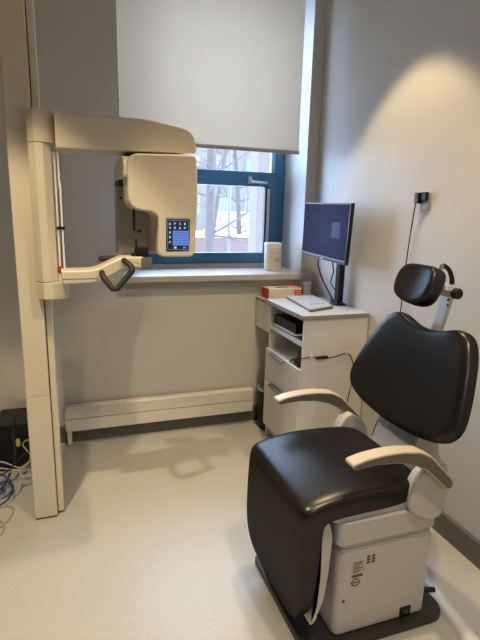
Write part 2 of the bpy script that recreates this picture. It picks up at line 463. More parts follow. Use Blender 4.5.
obj('top_cap', prism(rounded([(-.06, 2.205), (-.02, 2.205), (-.02, 2.36), (-.06, 2.36)], .012), 2, 1.871, 1.886, .003), 'cabedge', ca)
# the clear guard beside the carriage with two bright rods
gd = obj('clear_guard', [box((-.0595, 2.262, 1.19), (-.024, 2.265, 1.735)), box((-.027, 2.225, 1.19), (-.025, 2.262, 1.735))], 'acrylic', s)
obj('guide_rod', [tube([(-.050, 2.235, 1.19), (-.050, 2.235, 1.722)], .0052, 12), tube([(-.066, 2.232, 1.718), (-.050, 2.232, 1.718)], .007, 8)], 'whitegloss', gd)
obj('guide_rod', [tube([(-.031, 2.232, 1.19), (-.031, 2.232, 1.60)], .0052, 12), tube([(-.034, 2.232, 1.58), (-.034, 2.232, 1.722)], .0052, 12)], 'whitegloss', gd)
obj('clip', box((-.056, 2.224, 1.405), (-.022, 2.246, 1.418), .002), 'black', gd)
obj('stop_button', lathe([(.010, .0), (.0135, -.006), (.015, -.014), (.012, -.020)], (-.047, 2.230, 1.236), 20, 'Y'), 'redbtn', s)
obj('guard_base', box((-.0595, 2.215, 1.184), (-.031, 2.30, 1.222), .004), 'cabedge', s)
# top arm
arm = obj('top_arm', prism(rounded([(-.040, 1.728), (.530, 1.742), (.538, 1.756), (.524, 1.818), (.492, 1.842), (.340, 1.866), (-.040, 1.862)],
                                   [0, .010, .010, .022, .03, .06, 0], 6), 1, 2.150, 2.37, .006, 3), 'cream', s)
obj('arm_trim', box((-.036, 2.147, 1.846), (.10, 2.152, 1.850)), 'cabedge', arm)
obj('turntable', lathe([(.12, 1.712), (.12, 1.738)], (.36, 2.29, 0), 40), 'darkgap', s)
# rotating head
th = obj('tube_head', prism(rounded([(.229, 1.497), (.229, 1.716), (.513, 1.726), (.519, 1.56), (.508, 1.302), (.348, 1.302), (.352, 1.488)],
                           [.055, .045, .024, .02, .030, .026, .045], 8), 1, 2.050, 2.26, .009, 3), 'cream', s)
obj('rotating_beam', prism(rounded([(2.07, 1.626), (2.07, 1.680), (2.14, 1.716), (2.44, 1.712), (2.535, 1.67), (2.535, 1.626)], [.01, .02, .04, .06, .03, .01], 5), 0, .2145, .505, .005, 3), 'cream', s)
obj('black_slot', box((.2165, 2.30, 1.600), (.49, 2.530, 1.627)), 'darkgap', s)  # black slot between the beam and the sensor head
sen = obj('sensor_head', prism(rounded([(.211, 2.395), (.50, 2.395), (.50, 2.52), (.211, 2.52)], [.012, .012, .03, .03], 4), 2, 1.285, 1.603, .008, 3), 'greyplastic', s)
obj('screw', lathe([(.006, 0), (.006, -.004)], (.231, 2.396, 1.548), 12, 'Y'), 'black', sen)
obj('bounce_block', prism(rounded([(.222, 2.5205), (.512, 2.5205), (.505, 2.66), (.228, 2.66)], [.004, .004, .02, .02], 4), 2, 1.290, 1.60, .006, 3), 'whitegloss', sen)  # added white block, bounces window light onto the wall behind it
obj('indicator', box((.262, 2.391, 1.344), (.276, 2.396, 1.350)), 'cabedge', sen)
obj('inner_housing', box((.352, 2.25, 1.312), (.490, 2.42, 1.62), .008), 'greyplastic', s)
obj('temple_support', tube([(.262, 2.16, 1.51), (.262, 2.16, 1.408), (.285, 2.16, 1.404), (.288, 2.16, 1.414)], .006, 10), 'black', s)
# touchscreen on the head
ts = obj('touchscreen', prism(rounded([(.380, 1.327), (.480, 1.330), (.484, 1.466), (.382, 1.462)], .004, 3), 1, 2.0475, 2.054, .001), 'black', s)
obj('screen_hood', box((.380, 2.0445, 1.4615), (.485, 2.052, 1.470), .001), 'greyplastic', s)
ty = 2.0468
def tq(x0, x1, z0, z1, y=ty): return box((x0, y, z0), (x1, 2.0485, z1))
obj('display_background', tq(.385, .4785, 1.334, 1.4565), 'touch_bg', ts)
obj('display_frame', [tq(.385, .3870, 1.334, 1.4565, 2.0464), tq(.4765, .4785, 1.334, 1.4565, 2.0464), tq(.385, .4785, 1.4545, 1.4565, 2.0464), tq(.385, .4785, 1.334, 1.3358, 2.0464)], 'touch_edge', ts)
obj('display_panel', tq(.4085, .4765, 1.352, 1.414, 2.0464), 'touch_blue', ts)
obj('display_line', [tq(.4125, .472, z, z + .0018, 2.0460) for z in (1.361, 1.372, 1.383, 1.394, 1.405)], 'touch_mid', ts)
def icon(x, z, k):
    w = .0048
    if k == 0: return [tq(x - w, x + w, z - .0045, z - .0020, 2.0460), tq(x - w * .5, x + w * .5, z - .002, z + .0042, 2.0460)]
    if k == 1: return [tq(x - w * .8, x - w * .2, z - .0045, z + .0045, 2.0460), tq(x + w * .1, x + w * .9, z - .001, z + .0035, 2.0460)]
    if k == 2: return [tq(x - w, x + w * .8, z + .0018, z + .0042, 2.0460), tq(x - w * .3, x + w, z - .0042, z - .001, 2.0460)]
    return [tq(x - w * .6, x + w * .6, z - .0045, z + .0045, 2.0460)]
for i in range(4):
    for j, z in enumerate((1.443, 1.4255)):
        obj('display_icon', icon(.3965 + .0215 * i, z, (i + 2 * j) % 4), 'touch_icon', ts)
for j, z in enumerate((1.406, 1.388, 1.366)):
    obj('display_icon', icon(.3965, z, (j + 3) % 4), 'touch_icon', ts)
obj('display_icon', [tq(.414, .4245, 1.3385, 1.3475, 2.0460)], 'touch_icon', ts)
obj('display_icon', [tq(.452, .4675, 1.340, 1.3465, 2.0460)], 'touch_edge', ts)
# patient table
ta = obj('patient_table_arm', [prism(rounded([(-.045, 1.182), (.098, 1.186), (.224, 1.250), (.326, 1.246), (.328, 1.278), (.288, 1.299), (.200, 1.297), (.086, 1.243), (-.045, 1.241)],
                               [0, .03, .03, .006, .012, .01, .02, .03, 0], 5), 1, 2.120, 2.235, .010, 3)], 'cream', s)
obj('end_block', box((.285, 2.108, 1.248), (.331, 2.245, 1.294), .006), 'armside', ta)
obj('table_seam', box((-.04, 2.1188, 1.2055), (.10, 2.122, 1.2075)), 'darkgap', ta)
obj('front_handle', tube(smooth_path([(.118, 2.125, 1.232), (.120, 2.075, 1.220), (.148, 2.050, 1.180), (.160, 2.048, 1.172), (.180, 2.048, 1.180), (.228, 2.050, 1.236), (.237, 2.051, 1.250), (.231, 2.060, 1.266), (.214, 2.085, 1.280), (.212, 2.125, 1.282)], 5), .0125, 14), 'rubber', s)
obj('rear_handle', prism(rounded([(.112, 2.262), (.118, 2.250), (.205, 2.236), (.232, 2.236), (.232, 2.275), (.200, 2.290), (.118, 2.286)], .008), 2, 1.266, 1.288, .008, 3), 'rubber', s)
cr = obj('chin_rest', [box((.262, 2.125, 1.298), (.318, 2.185, 1.338), .005), box((.245, 2.135, 1.296), (.30, 2.180, 1.310), .003)], 'black', s)
obj('bite_pin', tube([(.268, 2.150, 1.335), (.268, 2.150, 1.372)], .004, 10), 'black', cr)

# ------------------------------------------------------------------ black box and cables behind the column
pb = thing('power_unit', 'black floor box half hidden behind the scanner column', 'box', (-.36, 2.93, 0))
obj('case', box((-.455, 2.80, .012), (-.24, 3.06, .285), .008), 'black', pb)
for x in (-.43, -.265):
    for y in (2.83, 3.03): obj('foot', box((x - .012, y - .012, .0005), (x + .012, y + .012, .013)), 'rubber', pb)
def cable(pts, r, m, label, n=7):
    return tag(obj('cable', tube(smooth_path(pts, n), r, 8), m, at=pts[0]), label, 'cable', 'cables behind the scanner column')
cable([(-.234, 2.40, .43), (-.27, 2.62, .415), (-.335, 2.70, .37), (-.355, 2.72, .25), (-.350, 2.70, .15), (-.38, 2.66, .06), (-.42, 2.60, .010)], .007, 'navycable',
      'thick dark cable arching out of the column above the tangle')
cable([(-.250, 2.56, .29), (-.285, 2.66, .25), (-.305, 2.68, .215), (-.27, 2.66, .165), (-.255, 2.64, .13), (-.285, 2.66, .09), (-.36, 2.66, .075), (-.44, 2.63, .10)], .0035, 'yellowcable',
      'thin yellow cable looping beside the column')
cable([(-.46, 2.66, .155), (-.40, 2.66, .135), (-.335, 2.66, .095), (-.30, 2.64, .115), (-.27, 2.62, .15), (-.262, 2.60, .20)], .0035, 'whitecable',
      'thin white cable crossing in front of the black box')
cable([(-.325, 2.60, .12), (-.318, 2.58, .06), (-.34, 2.54, .012), (-.40, 2.50, .006), (-.47, 2.52, .006)], .0038, 'whitecable',
      'white cable dropping in a curve from the tangle to the floor')
cable([(-.48, 2.62, .10), (-.42, 2.63, .085), (-.37, 2.60, .050), (-.36, 2.545, .024), (-.43, 2.50, .010), (-.50, 2.55, .014)], .006, 'bluecable',
      'blue cable curled on the floor left of the column')
cable([(-.50, 2.58, .07), (-.43, 2.60, .06), (-.40, 2.58, .02), (-.45, 2.54, .022), (-.52, 2.56, .03)], .006, 'bluecable',
      'shorter blue cable lying under the white cable')
cable([(-.46, 2.40, .006), (-.40, 2.44, .006), (-.345, 2.42, .006), (-.345, 2.34, .006), (-.39, 2.26, .006), (-.45, 2.22, .006), (-.52, 2.22, .006)], .004, 'greyplastic',
      'grey cable lying in a wide loop on the floor at the column foot')
cable([(-.50, 2.30, .006), (-.43, 2.34, .006), (-.375, 2.30, .006), (-.37, 2.22, .006), (-.42, 2.14, .006)], .004, 'greyplastic',
      'grey cable bent on the floor inside the wider grey loop')
cable([(-.232, 2.52, .24), (-.25, 2.56, .21), (-.262, 2.58, .17), (-.285, 2.585, .14), (-.33, 2.57, .13), (-.40, 2.56, .155), (-.47, 2.56, .17)], .003, 'whitecable',
      'thinnest white cable running up toward the column edge')
cable([(-.50, 2.45, .05), (-.44, 2.50, .085), (-.385, 2.52, .10), (-.35, 2.50, .07), (-.37, 2.46, .03), (-.43, 2.42, .020), (-.50, 2.40, .020)], .0045, 'navycable',
      'dark cable curled in a small loop above the floor')
cable([(-.50, 2.49, .12), (-.43, 2.52, .125), (-.37, 2.53, .15), (-.33, 2.53, .19), (-.30, 2.54, .22), (-.262, 2.55, .235)], .004, 'navycable',
      'dark cable rising from the tangle toward the column')
tag(obj('cable_connector', [lathe([(.009, -.02), (.011, -.012), (.011, .012), (.007, .02)], (-.325, 2.655, .245), 14)], 'yellowcable'),
    'small yellow connector hanging on the cable tangle', 'connector')

# ------------------------------------------------------------------ desk cabinet
CX0, CX1, CY0, CY1 = 1.197, 1.622, 2.345, 2.845
cb = thing('desk_cabinet', 'white drawer cabinet with open shelves and a grey worktop below the monitor', 'cabinet', (1.41, 2.59, 0))
wt = obj('worktop', box((CX0 - .002, CY0 - .004, .918), (CX1, CY1 + .052, .943), .002), 'top', cb)
obj('edge_band', [box((CX0 - .0045, CY0 - .006, .9185), (CX0 - .0015, CY1 + .052, .9425)), box((CX0 - .004, CY0 - .007, .9185), (CX1, CY0 - .0035, .9425))], 'topedge', wt)
T = .016
obj('side_panel', box((CX0 + .012, CY0, .002), (CX1, CY0 + T, .918), .001), 'cab', cb)
obj('side_panel', box((CX0 + .012, CY1 - T, .002), (CX1, CY1, .918), .001), 'cab', cb)
obj('back_panel', box((CX1 - .012, CY0 + T, .08), (CX1, CY1 - T, .918)), 'cab', cb)
obj('side_edge', box((CX0 + .010, CY0 + .0005, .63), (CX0 + .0125, CY0 + T - .0005, .917)), 'cabedge', cb)
obj('side_edge', box((CX0 + .010, CY1 - T + .0005, .63), (CX0 + .0125, CY1 - .0005, .917)), 'cabedge', cb)
sh1 = obj('shelf', box((CX0 + .014, CY0 + T, .757), (CX1 - .012, CY1 - T, .781), .001), 'cab', cb)
obj('shelf_edge', box((CX0 + .0115, CY0 + T, .758), (CX0 + .0145, CY1 - T, .780)), 'cabedge', sh1)
sh2 = obj('shelf', box((CX0 + .014, CY0 + T, .606), (CX1 - .012, CY1 - T, .622), .001), 'cabedge', cb)
obj('plinth', box((CX0 + .045, CY0 + T, .002), (CX0 + .06, CY1 - T, .085)), 'cab', cb)
for z0, z1 in ((.418, .624), (.086, .414)):
    d = obj('drawer', [box((CX0 - .006, CY0 + .001, z0), (CX0 + .011, CY1 + .006, z1), .0015), box((CX0 + .011, CY0 + .03, z0 + .02), (CX1 - .04, CY1 - .03, z1 - .04))], 'cab', cb)
    obj('drawer_edge', box((CX0 - .0055, CY0 + .0015, z1 - .0012), (CX0 + .0105, CY1 + .0055, z1 + .0006)), 'cabedge', d)
    zz = z1 - .006
    obj('handle', prism(rounded([(CX0 - .034, zz - .010), (CX0 - .034, zz - .002), (CX0 - .005, zz + .006), (CX0 - .005, zz - .002), (CX0 - .026, zz - .010)], .001, 2), 1, 2.545, 2.735, .0005), 'handlegrey', d)
# lower extension against the window wall
ex = obj('side_wing', [box((CX0 + .004, CY1 + .053, .909), (CX1, 3.083, .927), .001), box((CX0 + .004, CY1 + .002, .903), (CX1, CY1 + .053, .917))], 'top', cb)
obj('wing_edge', box((CX0 + .0015, CY1 + .002, .9095), (CX0 + .0045, 3.083, .9265)), 'topedge', ex)
obj('wing_drawer', box((CX0 + .006, CY1 + .004, .722), (CX0 + .024, 3.080, .9085), .0015), 'cab', cb)
obj('wing_side', [box((CX0 + .024, 3.064, .722), (CX1, 3.080, .909)), box((CX0 + .024, CY1 + .004, .722), (CX1, CY1 + .016, .903)), box((CX0 + .024, CY1 + .004, .722), (CX1, 3.08, .735))], 'cab', cb)

# things on the worktop
lp = thing('laptop', 'closed thin silver laptop lying on the grey worktop', 'laptop', (1.42, 2.66, .9435))
lo = [(1.292, 2.845), (1.322, 2.49), (1.490, 2.505), (1.545, 2.835)]
obj('base', prism(rounded([(1.335, 2.880), (1.283, 2.430), (1.478, 2.505), (1.530, 2.860)], .012), 2, .9445, .953, .002), 'darkgrey', lp)
obj('lid', prism(rounded([(1.337, 2.878), (1.286, 2.434), (1.476, 2.508), (1.528, 2.858)], .012), 2, .9535, .963, .003), 'silver', lp)
obj('foot', [box((1.33, 2.52, .9432), (1.46, 2.53, .945))], 'rubber', lp)
for i in range(4):
    obj('control_slot', box((1.352 + i * .026, 2.560, .9625), (1.370 + i * .026, 2.578, .9638)), 'darkgrey', lp)  # row of dark slots on the lid

mo = thing('monitor', 'black flat monitor showing a dim blue desktop, on a round-footed pole', 'monitor', (1.57, 2.62, .9435))
MX = 1.470
obj('screen_housing', prism(rounded([(2.398, 1.213), (2.376, 1.562), (2.946, 1.570), (2.957, 1.232)], .006, 3), 0, MX, MX + .024, .003), 'black', mo)
scr = obj('screen', prism([(2.408, 1.238), (2.388, 1.553), (2.939, 1.561), (2.950, 1.254)], 0, MX - .0012, MX + .001), 'screen', mo, at=(MX, 2.64, 1.40))
obj('lower_bezel', prism([(2.400, 1.2150), (2.399, 1.2335), (2.954, 1.250), (2.955, 1.2345)], 0, MX - .0016, MX + .001), 'black', mo)
obj('bezel_line', prism([(2.400, 1.2325), (2.400, 1.2360), (2.954, 1.2535), (2.954, 1.2505)], 0, MX - .0018, MX + .001), 'handlegrey', mo)
for y0 in (2.478, 2.526):
    for z0 in (1.362, 1.409):
        obj('wallpaper_pane', box((MX - .0018, y0, z0), (MX - .001, y0 + .046, z0 + .044)), 'screenlogo', scr)
obj('maker_badge', box((MX - .0024, 2.660, 1.2285), (MX - .001, 2.684, 1.2330)), 'alu', mo)
obj('tilt_joint', box((MX + .022, 2.57, 1.30), (MX + .095, 2.67, 1.38), .006), 'black', mo)
obj('pole', box((1.555, 2.592, .956), (1.595, 2.640, 1.36), .006), 'black', mo)
obj('foot', lathe([(.050, .9438), (.050, .950), (.046, .955), (.020, .958)], (1.572, 2.618, 0), 40), 'black', mo)
def mcable(pts, r, label):
    tag(obj('monitor_cable', tube(smooth_path(pts, 7), r, 10), 'black', at=pts[-1]), label, 'cable', 'cables hanging from the monitor')
mcable([(MX + .012, 2.735, 1.215), (MX + .015, 2.738, 1.17), (MX + .05, 2.728, 1.08), (1.575, 2.695, .97), (1.582, 2.700, .9495), (1.590, 2.74, .9490)], .0048,
       'black cable hanging straight from the middle of the monitor edge')
mcable([(MX + .012, 2.560, 1.215), (MX + .020, 2.555, 1.16), (MX + .045, 2.620, 1.09), (MX + .075, 2.640, 1.05), (1.575, 2.655, 1.02), (1.585, 2.676, .96), (1.598, 2.690, .9490)], .0040,
       'black wavy cable hanging closest to the monitor pole')

# glove box and cup on the lower wing
gb = thing('glove_box', 'cream and red cardboard glove box with a dark slot on top', 'box', (1.36, 3.0, .9272))
gx0, gx1, gy0, gy1, gz0, gz1 = 1.238, 1.482, 2.945, 3.070, .9275, .999
obj('carton', box((gx0, gy0, gz0), (gx1, gy1, gz1), .001), 'card', gb)
obj('red_end', box((gx0 - .0008, gy0 + .001, gz0), (gx0 + .001, gy1 - .001, gz1 - .001)), 'red', gb)
obj('red_front_patch', box((gx1 - .055, gy0 - .0008, gz0 + .002), (gx1 - .001, gy0 + .001, gz1 - .010)), 'red', gb)
obj('white_print', [box((gx1 - .048, gy0 - .0014, gz0 + .012 + k * .016), (gx1 - .008, gy0 - .0005, gz0 + .020 + k * .016)) for k in range(3)], 'palepink', gb)
obj('pink_top_patch', box((gx1 - .075, gy0 + .003, gz1 - .0005), (gx1 - .003, gy1 - .002, gz1 + .0008)), 'palepink', gb)
obj('opening', prism(rounded([(gx0 + .075, gy0 + .040), (gx0 + .165, gy0 + .040), (gx0 + .165, gy0 + .072), (gx0 + .075, gy0 + .072)], .014), 2, gz1 - .002, gz1 + .0012), 'darkgap', gb)
cu = thing('paper_cup', 'small cream cup standing right of the glove box', 'cup', (1.553, 3.005, .9272))
obj('cup_wall', lathe([(.0245, .9274), (.0245, .933), (.0315, 1.024), (.0300, 1.024), (.0235, .937), (.004, .935)], (1.553, 3.005, 0), 32), 'cup', cu)
obj('rim', lathe([(.0312, 1.022), (.0332, 1.024), (.0332, 1.030), (.0315, 1.032), (.0298, 1.030), (.0298, 1.024)], (1.553, 3.005, 0), 32), 'tub', cu)

# tub on the sill
tb = thing('wipes_tub', 'white round wipes tub with a cream label standing on the window sill', 'tub', (1.385, 3.24, 1.09))
tc_ = (1.380, 3.24, 0)
obj('body', lathe([(.058, 1.0905), (.0615, 1.094), (.0615, 1.262), (.058, 1.266)], tc_, 40), 'tub', tb)
obj('lid', lathe([(.0625, 1.262), (.0645, 1.264), (.0645, 1.282), (.061, 1.287), (.02, 1.288)], tc_, 40), 'tub', tb)
def arc_band(r, z0, z1, a0, a1, c, n=14):
    b = bmesh.new(); rows = []
    for i in range(n + 1):
        a = radians(a0 + (a1 - a0) * i / n)
        rows.append([b.verts.new((c[0] + rr * cos(a), c[1] + rr * sin(a), z)) for rr, z in ((r, z0), (r, z1), (r - .001, z1), (r - .001, z0))])
    for i in range(n):
        for k in range(4): b.faces.new((rows[i][k], rows[i][(k + 1) % 4], rows[i + 1][(k + 1) % 4], rows[i + 1][k]))
    b.faces.new(rows[0]); b.faces.new(rows[-1]); bmesh.ops.recalc_face_normals(b, faces=b.faces)
    return b
obj('label', arc_band(.0620, 1.102, 1.255, 180, 340, tc_), 'tublabel', tb)
obj('label_print', [arc_band(.0624, 1.222, 1.227, 215, 320, tc_), arc_band(.0624, 1.208, 1.212, 225, 300, tc_), arc_band(.0624, 1.190, 1.193, 215, 310, tc_),
                    arc_band(.0624, 1.180, 1.183, 220, 300, tc_), arc_band(.0624, 1.150, 1.153, 215, 315, tc_), arc_band(.0624, 1.128, 1.131, 225, 305, tc_)], 'tubprint', tb)
obj('label_patch', arc_band(.0623, 1.155, 1.180, 262, 300, tc_), 'tubgreen', tb)

# shelf contents
fo = thing('magazine', 'black magazine with a curled white cover edge on the top shelf', 'magazine', (1.40, 2.57, .7815))
def sheet(x0, x1, y0, y1, zf, th, n=12):
    b = bmesh.new(); rows = []
    for i in range(n + 1):
        y = y0 + (y1 - y0) * i / n
        rows.append([b.verts.new((x, y, z)) for x, z in ((x0, zf(i / n)), (x1, zf(i / n)), (x1, zf(i / n) + th), (x0, zf(i / n) + th))])
    for i in range(n):
        for k in range(4): b.faces.new((rows[i][k], rows[i][(k + 1) % 4], rows[i + 1][(k + 1) % 4], rows[i + 1][k]))
    b.faces.new(rows[0]); b.faces.new(rows[-1]); bmesh.ops.recalc_face_normals(b, faces=b.faces)
    return b
curl = lambda t: .7925 + .034 * max(0, (.26 - t) / .26) ** 1.15
obj('pages', sheet(1.216, 1.50, 2.372, 2.825, curl, .006), 'paper', fo)
obj('cover', sheet(1.230, 1.50, 2.374, 2.825, lambda t: curl(t) + .0065, .004), 'black', fo)
tag(obj('folder', [box((1.225, 2.37, .7815), (1.52, 2.80, .7905), .002)], 'darkgrey'), 'flat dark folder lying under the curled magazine', 'folder')
tag(obj('shelf_fill_case', box((1.228, 2.49, .8045), (1.52, 2.822, .856), .006), 'black'), 'black case added on the magazine to fill the dark upper shelf', 'case')  # added black case, stands in for the dark interior and unclear black contents
ad = thing('power_adapter', 'black power adapter lying on the shelf above the drawers', 'adapter', (1.29, 2.43, .6225))
obj('brick', box((1.222, 2.385, .6228), (1.320, 2.470, .668), .006), 'black', ad)
obj('second_brick', box((1.220, 2.375, .668), (1.31, 2.44, .712), .006), 'black', ad)
tag(obj('coiled_cord', tube(smooth_path([(1.213, 2.39, .628), (1.213, 2.45, .627), (1.214, 2.52, .627), (1.250, 2.54, .630), (1.262, 2.51, .634), (1.225, 2.485, .6355), (1.212, 2.45, .6355), (1.212, 2.40, .6355)], 6), .004, 8), 'black', at=(1.238, 2.43, .623)),
    'short black cord coiled in front of the adapter on the shelf', 'cord')
sc_ = thing('switch_cord', 'thin black cord with an inline switch along the cabinet side panel', 'cord', (1.20, 2.335, .70))
obj('cord', tube(smooth_path([(1.205, 2.385, .655), (1.190, 2.350, .690), (1.200, 2.336, .700), (1.255, 2.3395, .703), (1.30, 2.3395, .697), (1.375, 2.3395, .690), (1.43, 2.3395, .697), (1.487, 2.3395, .709), (1.520, 2.3395, .685), (1.543, 2.3395, .62), (1.543, 2.3395, .55), (1.522, 2.3395, .42), (1.515, 2.3395, .33)], 6), .0026, 8), 'black', sc_)
obj('inline_switch', lathe([(.004, 0), (.0085, .006), (.0095, .02), (.0095, .06), (.0085, .074), (.004, .08)], (1.285, 2.3335, .697), 16, 'X'), 'black', sc_)
for x, z in ((1.259, .706), (1.487, .711)):
    tag(obj('cord_clip', [box((x - .007, 2.334, z - .006), (x + .007, 2.3435, z + .010), .002)], 'cabedge', at=(x, 2.34, z)),
        'white cord clip stuck beside the inline switch' if x < 1.3 else 'white cord clip where the cord turns down', 'clip', 'cord clips on the cabinet side')

bn = thing('waste_bin', 'black waste bin squeezed between the radiator and the cabinet', 'bin', (1.225, 2.93, 0))
def quadtaper(c, r0, r1, z0, z1): return lathe([(r0, z0), (r1, z1), (r1 - .006, z1), (r0 - .006, z0 + .01)], (c[0], c[1], 0), 28)
obj('bucket', quadtaper((1.272, 2.948), .072, .085, .001, .30), 'black', bn)
obj('liner', lathe([(.084, .285), (.088, .300), (.086, .308), (.078, .300), (.074, .28)], (1.272, 2.948, 0), 28), 'greyplastic', bn)

# ------------------------------------------------------------------ wall outlet and chair cord
ou = thing('wall_outlet', 'grey socket with a black plug on the wall above the headrest', 'outlet', (XR, 1.985, 1.58))
obj('plate', box((1.618, 1.940, 1.530), (1.6295, 1.998, 1.612), .003), 'greyplastic', ou)
obj('plug', [box((1.590, 1.978, 1.560), (1.6185, 2.012, 1.612), .005)], 'black', ou)
obj('plug', [box((1.600, 1.938, 1.574), (1.6185, 1.974, 1.614), .004)], 'black', ou)
tag(obj('chair_cord', tube(smooth_path([(1.600, 2.004, 1.574), (1.603, 2.012, 1.54), (1.612, 2.040, 1.36), (1.614, 2.052, 1.20), (1.614, 2.055, 1.02), (1.612, 2.075, .80), (1.610, 2.115, .45), (1.606, 2.17, .30), (1.60, 2.20, .14), (1.58, 2.16, .02), (1.52, 1.95, .006), (1.42, 1.70, .006)], 8), .0030, 8), 'black', at=(1.6, 2.0, 1.57)),
    'thin black cord running down the wall from the outlet', 'cord')

# ------------------------------------------------------------------ examination chair
CY = 1.462
ch = thing('examination_chair', 'black upholstered examination chair with beige armrests on a white pedestal', 'chair', (1.0, CY, 0))
obj('base_plate', prism(rounded([(.690, 1.188), (1.288, 1.188), (1.288, 1.702), (.690, 1.702)], [.04, .07, .07, .03], 8), 2, .0005, .030, .004), 'plate', ch)
pedo = obj('pedestal', [prism(rounded([(.812, 1.222), (1.208, 1.222), (1.208, 1.690), (.812, 1.690)], .03, 5), 2, .0305, .372, .010, 3),
                        prism(rounded([(.818, 1.226), (1.204, 1.226), (1.204, 1.684), (.818, 1.684)], .03, 5), 2, .362, .378)], 'chairwhite', ch)
# tapering toe at the rear corner
obj('upper_cover', prism(rounded([(.800, 1.214), (1.206, 1.214), (1.206, 1.698), (.800, 1.698)], .028, 5), 2, .400, .492, .008, 3), 'chairwhite', ch)
obj('bellows', prism(rounded([(.822, 1.230), (1.198, 1.230), (1.198, 1.68), (.822, 1.68)], .028, 5), 2, .372, .404), 'chairgrey', ch)
obj('panel_seam', [box((.86, 1.2212, .1085), (1.185, 1.2235, .1105)), box((.858, 1.2212, .035), (.860, 1.2235, .1105))], 'chairgrey', pedo)
sk = obj('socket', box((1.090, 1.2165, .040), (1.138, 1.2235, .078), .003), 'black', pedo)
obj('socket_switch', box((1.106, 1.2150, .050), (1.124, 1.218, .064), .001), mat('socket_green', (0.02, 0.10, 0.05), .4), sk)
obj('screw', lathe([(.005, 0), (.005, -.002)], (.842, 1.2215, .175), 12, 'Y'), 'darkgap', pedo)
# stickers
lx, lz = .866, .318
st = obj('sticker', [box((lx, 1.2210, lz - .058), (lx + .048, 1.2225, lz + .010))], 'label_base', pedo)
obj('printed_line', [box((lx + .004, 1.2206, lz + .003 - k * .0076), (lx + .044 - (k % 3) * .007, 1.2212, lz + .0062 - k * .0076)) for k in range(6)] + [box((lx + .002, 1.2206, lz - .054), (lx + .046, 1.2212, lz - .044))], 'label_ink', st)
obj('printed_mark', [box((lx + .058 + .020 * i, 1.2206, lz - .010 + .012 * j), (lx + .071 + .020 * i, 1.2225, lz - .003 + .012 * j)) for i in range(2) for j in range(3)], 'label_ink', pedo)
rb = lathe([(.0165, 0), (.0165, -.001), (.0120, -.001), (.0120, 0)], (lx + .020, 1.2222, lz - .076), 28, 'Y')
obj('printed_emblem', [rb, prism([(lx + .013, lz - .076), (lx + .026, lz - .070), (lx + .029, lz - .074), (lx + .016, lz - .082)], 1, 1.2208, 1.2222),
                       prism([(lx - .002, lz - .070), (lx + .006, lz - .074), (lx + .010, lz - .088), (lx + .004, lz - .086)], 1, 1.2208, 1.2222)], 'label_ink', pedo)

# one cushion from the seat over the front edge down the leg rest: swept rounded-rectangle section
def seat_cushion():
    # stations rear -> front -> down: outer X,Z ; inner X,Z ; half width
    st = [(1.152, .575, 1.152, .545, .17), (1.135, .592, 1.130, .520, .215), (1.10, .599, 1.10, .508, .238), (1.02, .603, 1.02, .506, .250), (.92, .605, .92, .506, .253),
          (.84, .604, .86, .506, .254), (.765, .594, .815, .505, .254), (.705, .581, .785, .503, .254), (.675, .570, .766, .500, .254), (.658, .552, .755, .492, .254),
          (.651, .520, .748, .472, .254), (.648, .45, .747, .430, .254), (.645, .37, .743, .36, .254), (.645, .28, .738, .28, .253),
          (.648, .21, .733, .215, .248), (.657, .155, .728, .165, .235), (.668, .115, .722, .130, .208), (.680, .092, .716, .108, .168), (.692, .080, .708, .090, .110)]
    n = len(st); b = bmesh.new(); rings = []
    N = 32
    for ox, oz, ix, iz, hw in st:
        ring = []
        mid = Vector(((ox + ix) / 2, (oz + iz) / 2)); half = Vector((ox - ix, oz - iz)) / 2
        for k in range(N):
            a = 2 * pi * k / N
            c_, s_ = cos(a), sin(a)
            u = math.copysign(abs(c_) ** .17, c_) * hw
            w = math.copysign(abs(s_) ** .44, s_)
            q = mid + half * w
            crown = .008 * (1 - (u / .254) ** 2) if s_ > 0 else 0
            q = q + half.normalized() * crown
            ring.append(b.verts.new((q.x, CY + u, q.y)))
        rings.append(ring)
    for i in range(n - 1):
        for k in range(N):
            b.faces.new((rings[i][k], rings[i][(k + 1) % N], rings[i + 1][(k + 1) % N], rings[i + 1][k]))
    b.faces.new(rings[0]); b.faces.new(rings[-1])
    bmesh.ops.recalc_face_normals(b, faces=b.faces)
    return b
obj('seat_cushion', seat_cushion(), 'leather', ch, smooth=80, sub=2)
obj('leg_rest_shell', prism(rounded([(.738, .495), (.770, .495), (.786, .44), (.780, .30), (.768, .19), (.752, .150), (.742, .112), (.722, .098), (.716, .115), (.738, .16), (.745, .30)],
                                    [.004, .01, .03, .03, .02, .02, .012, .012, .01, .02, .03], 4), 1, CY - .232, CY + .232, .004), 'chairwhite', ch)
obj('seat_pan', prism(rounded([(.775, 1.226), (1.16, 1.226), (1.16, 1.698), (.775, 1.698)], .04, 5), 2, .488, .520, .006), 'chairwhite', ch)
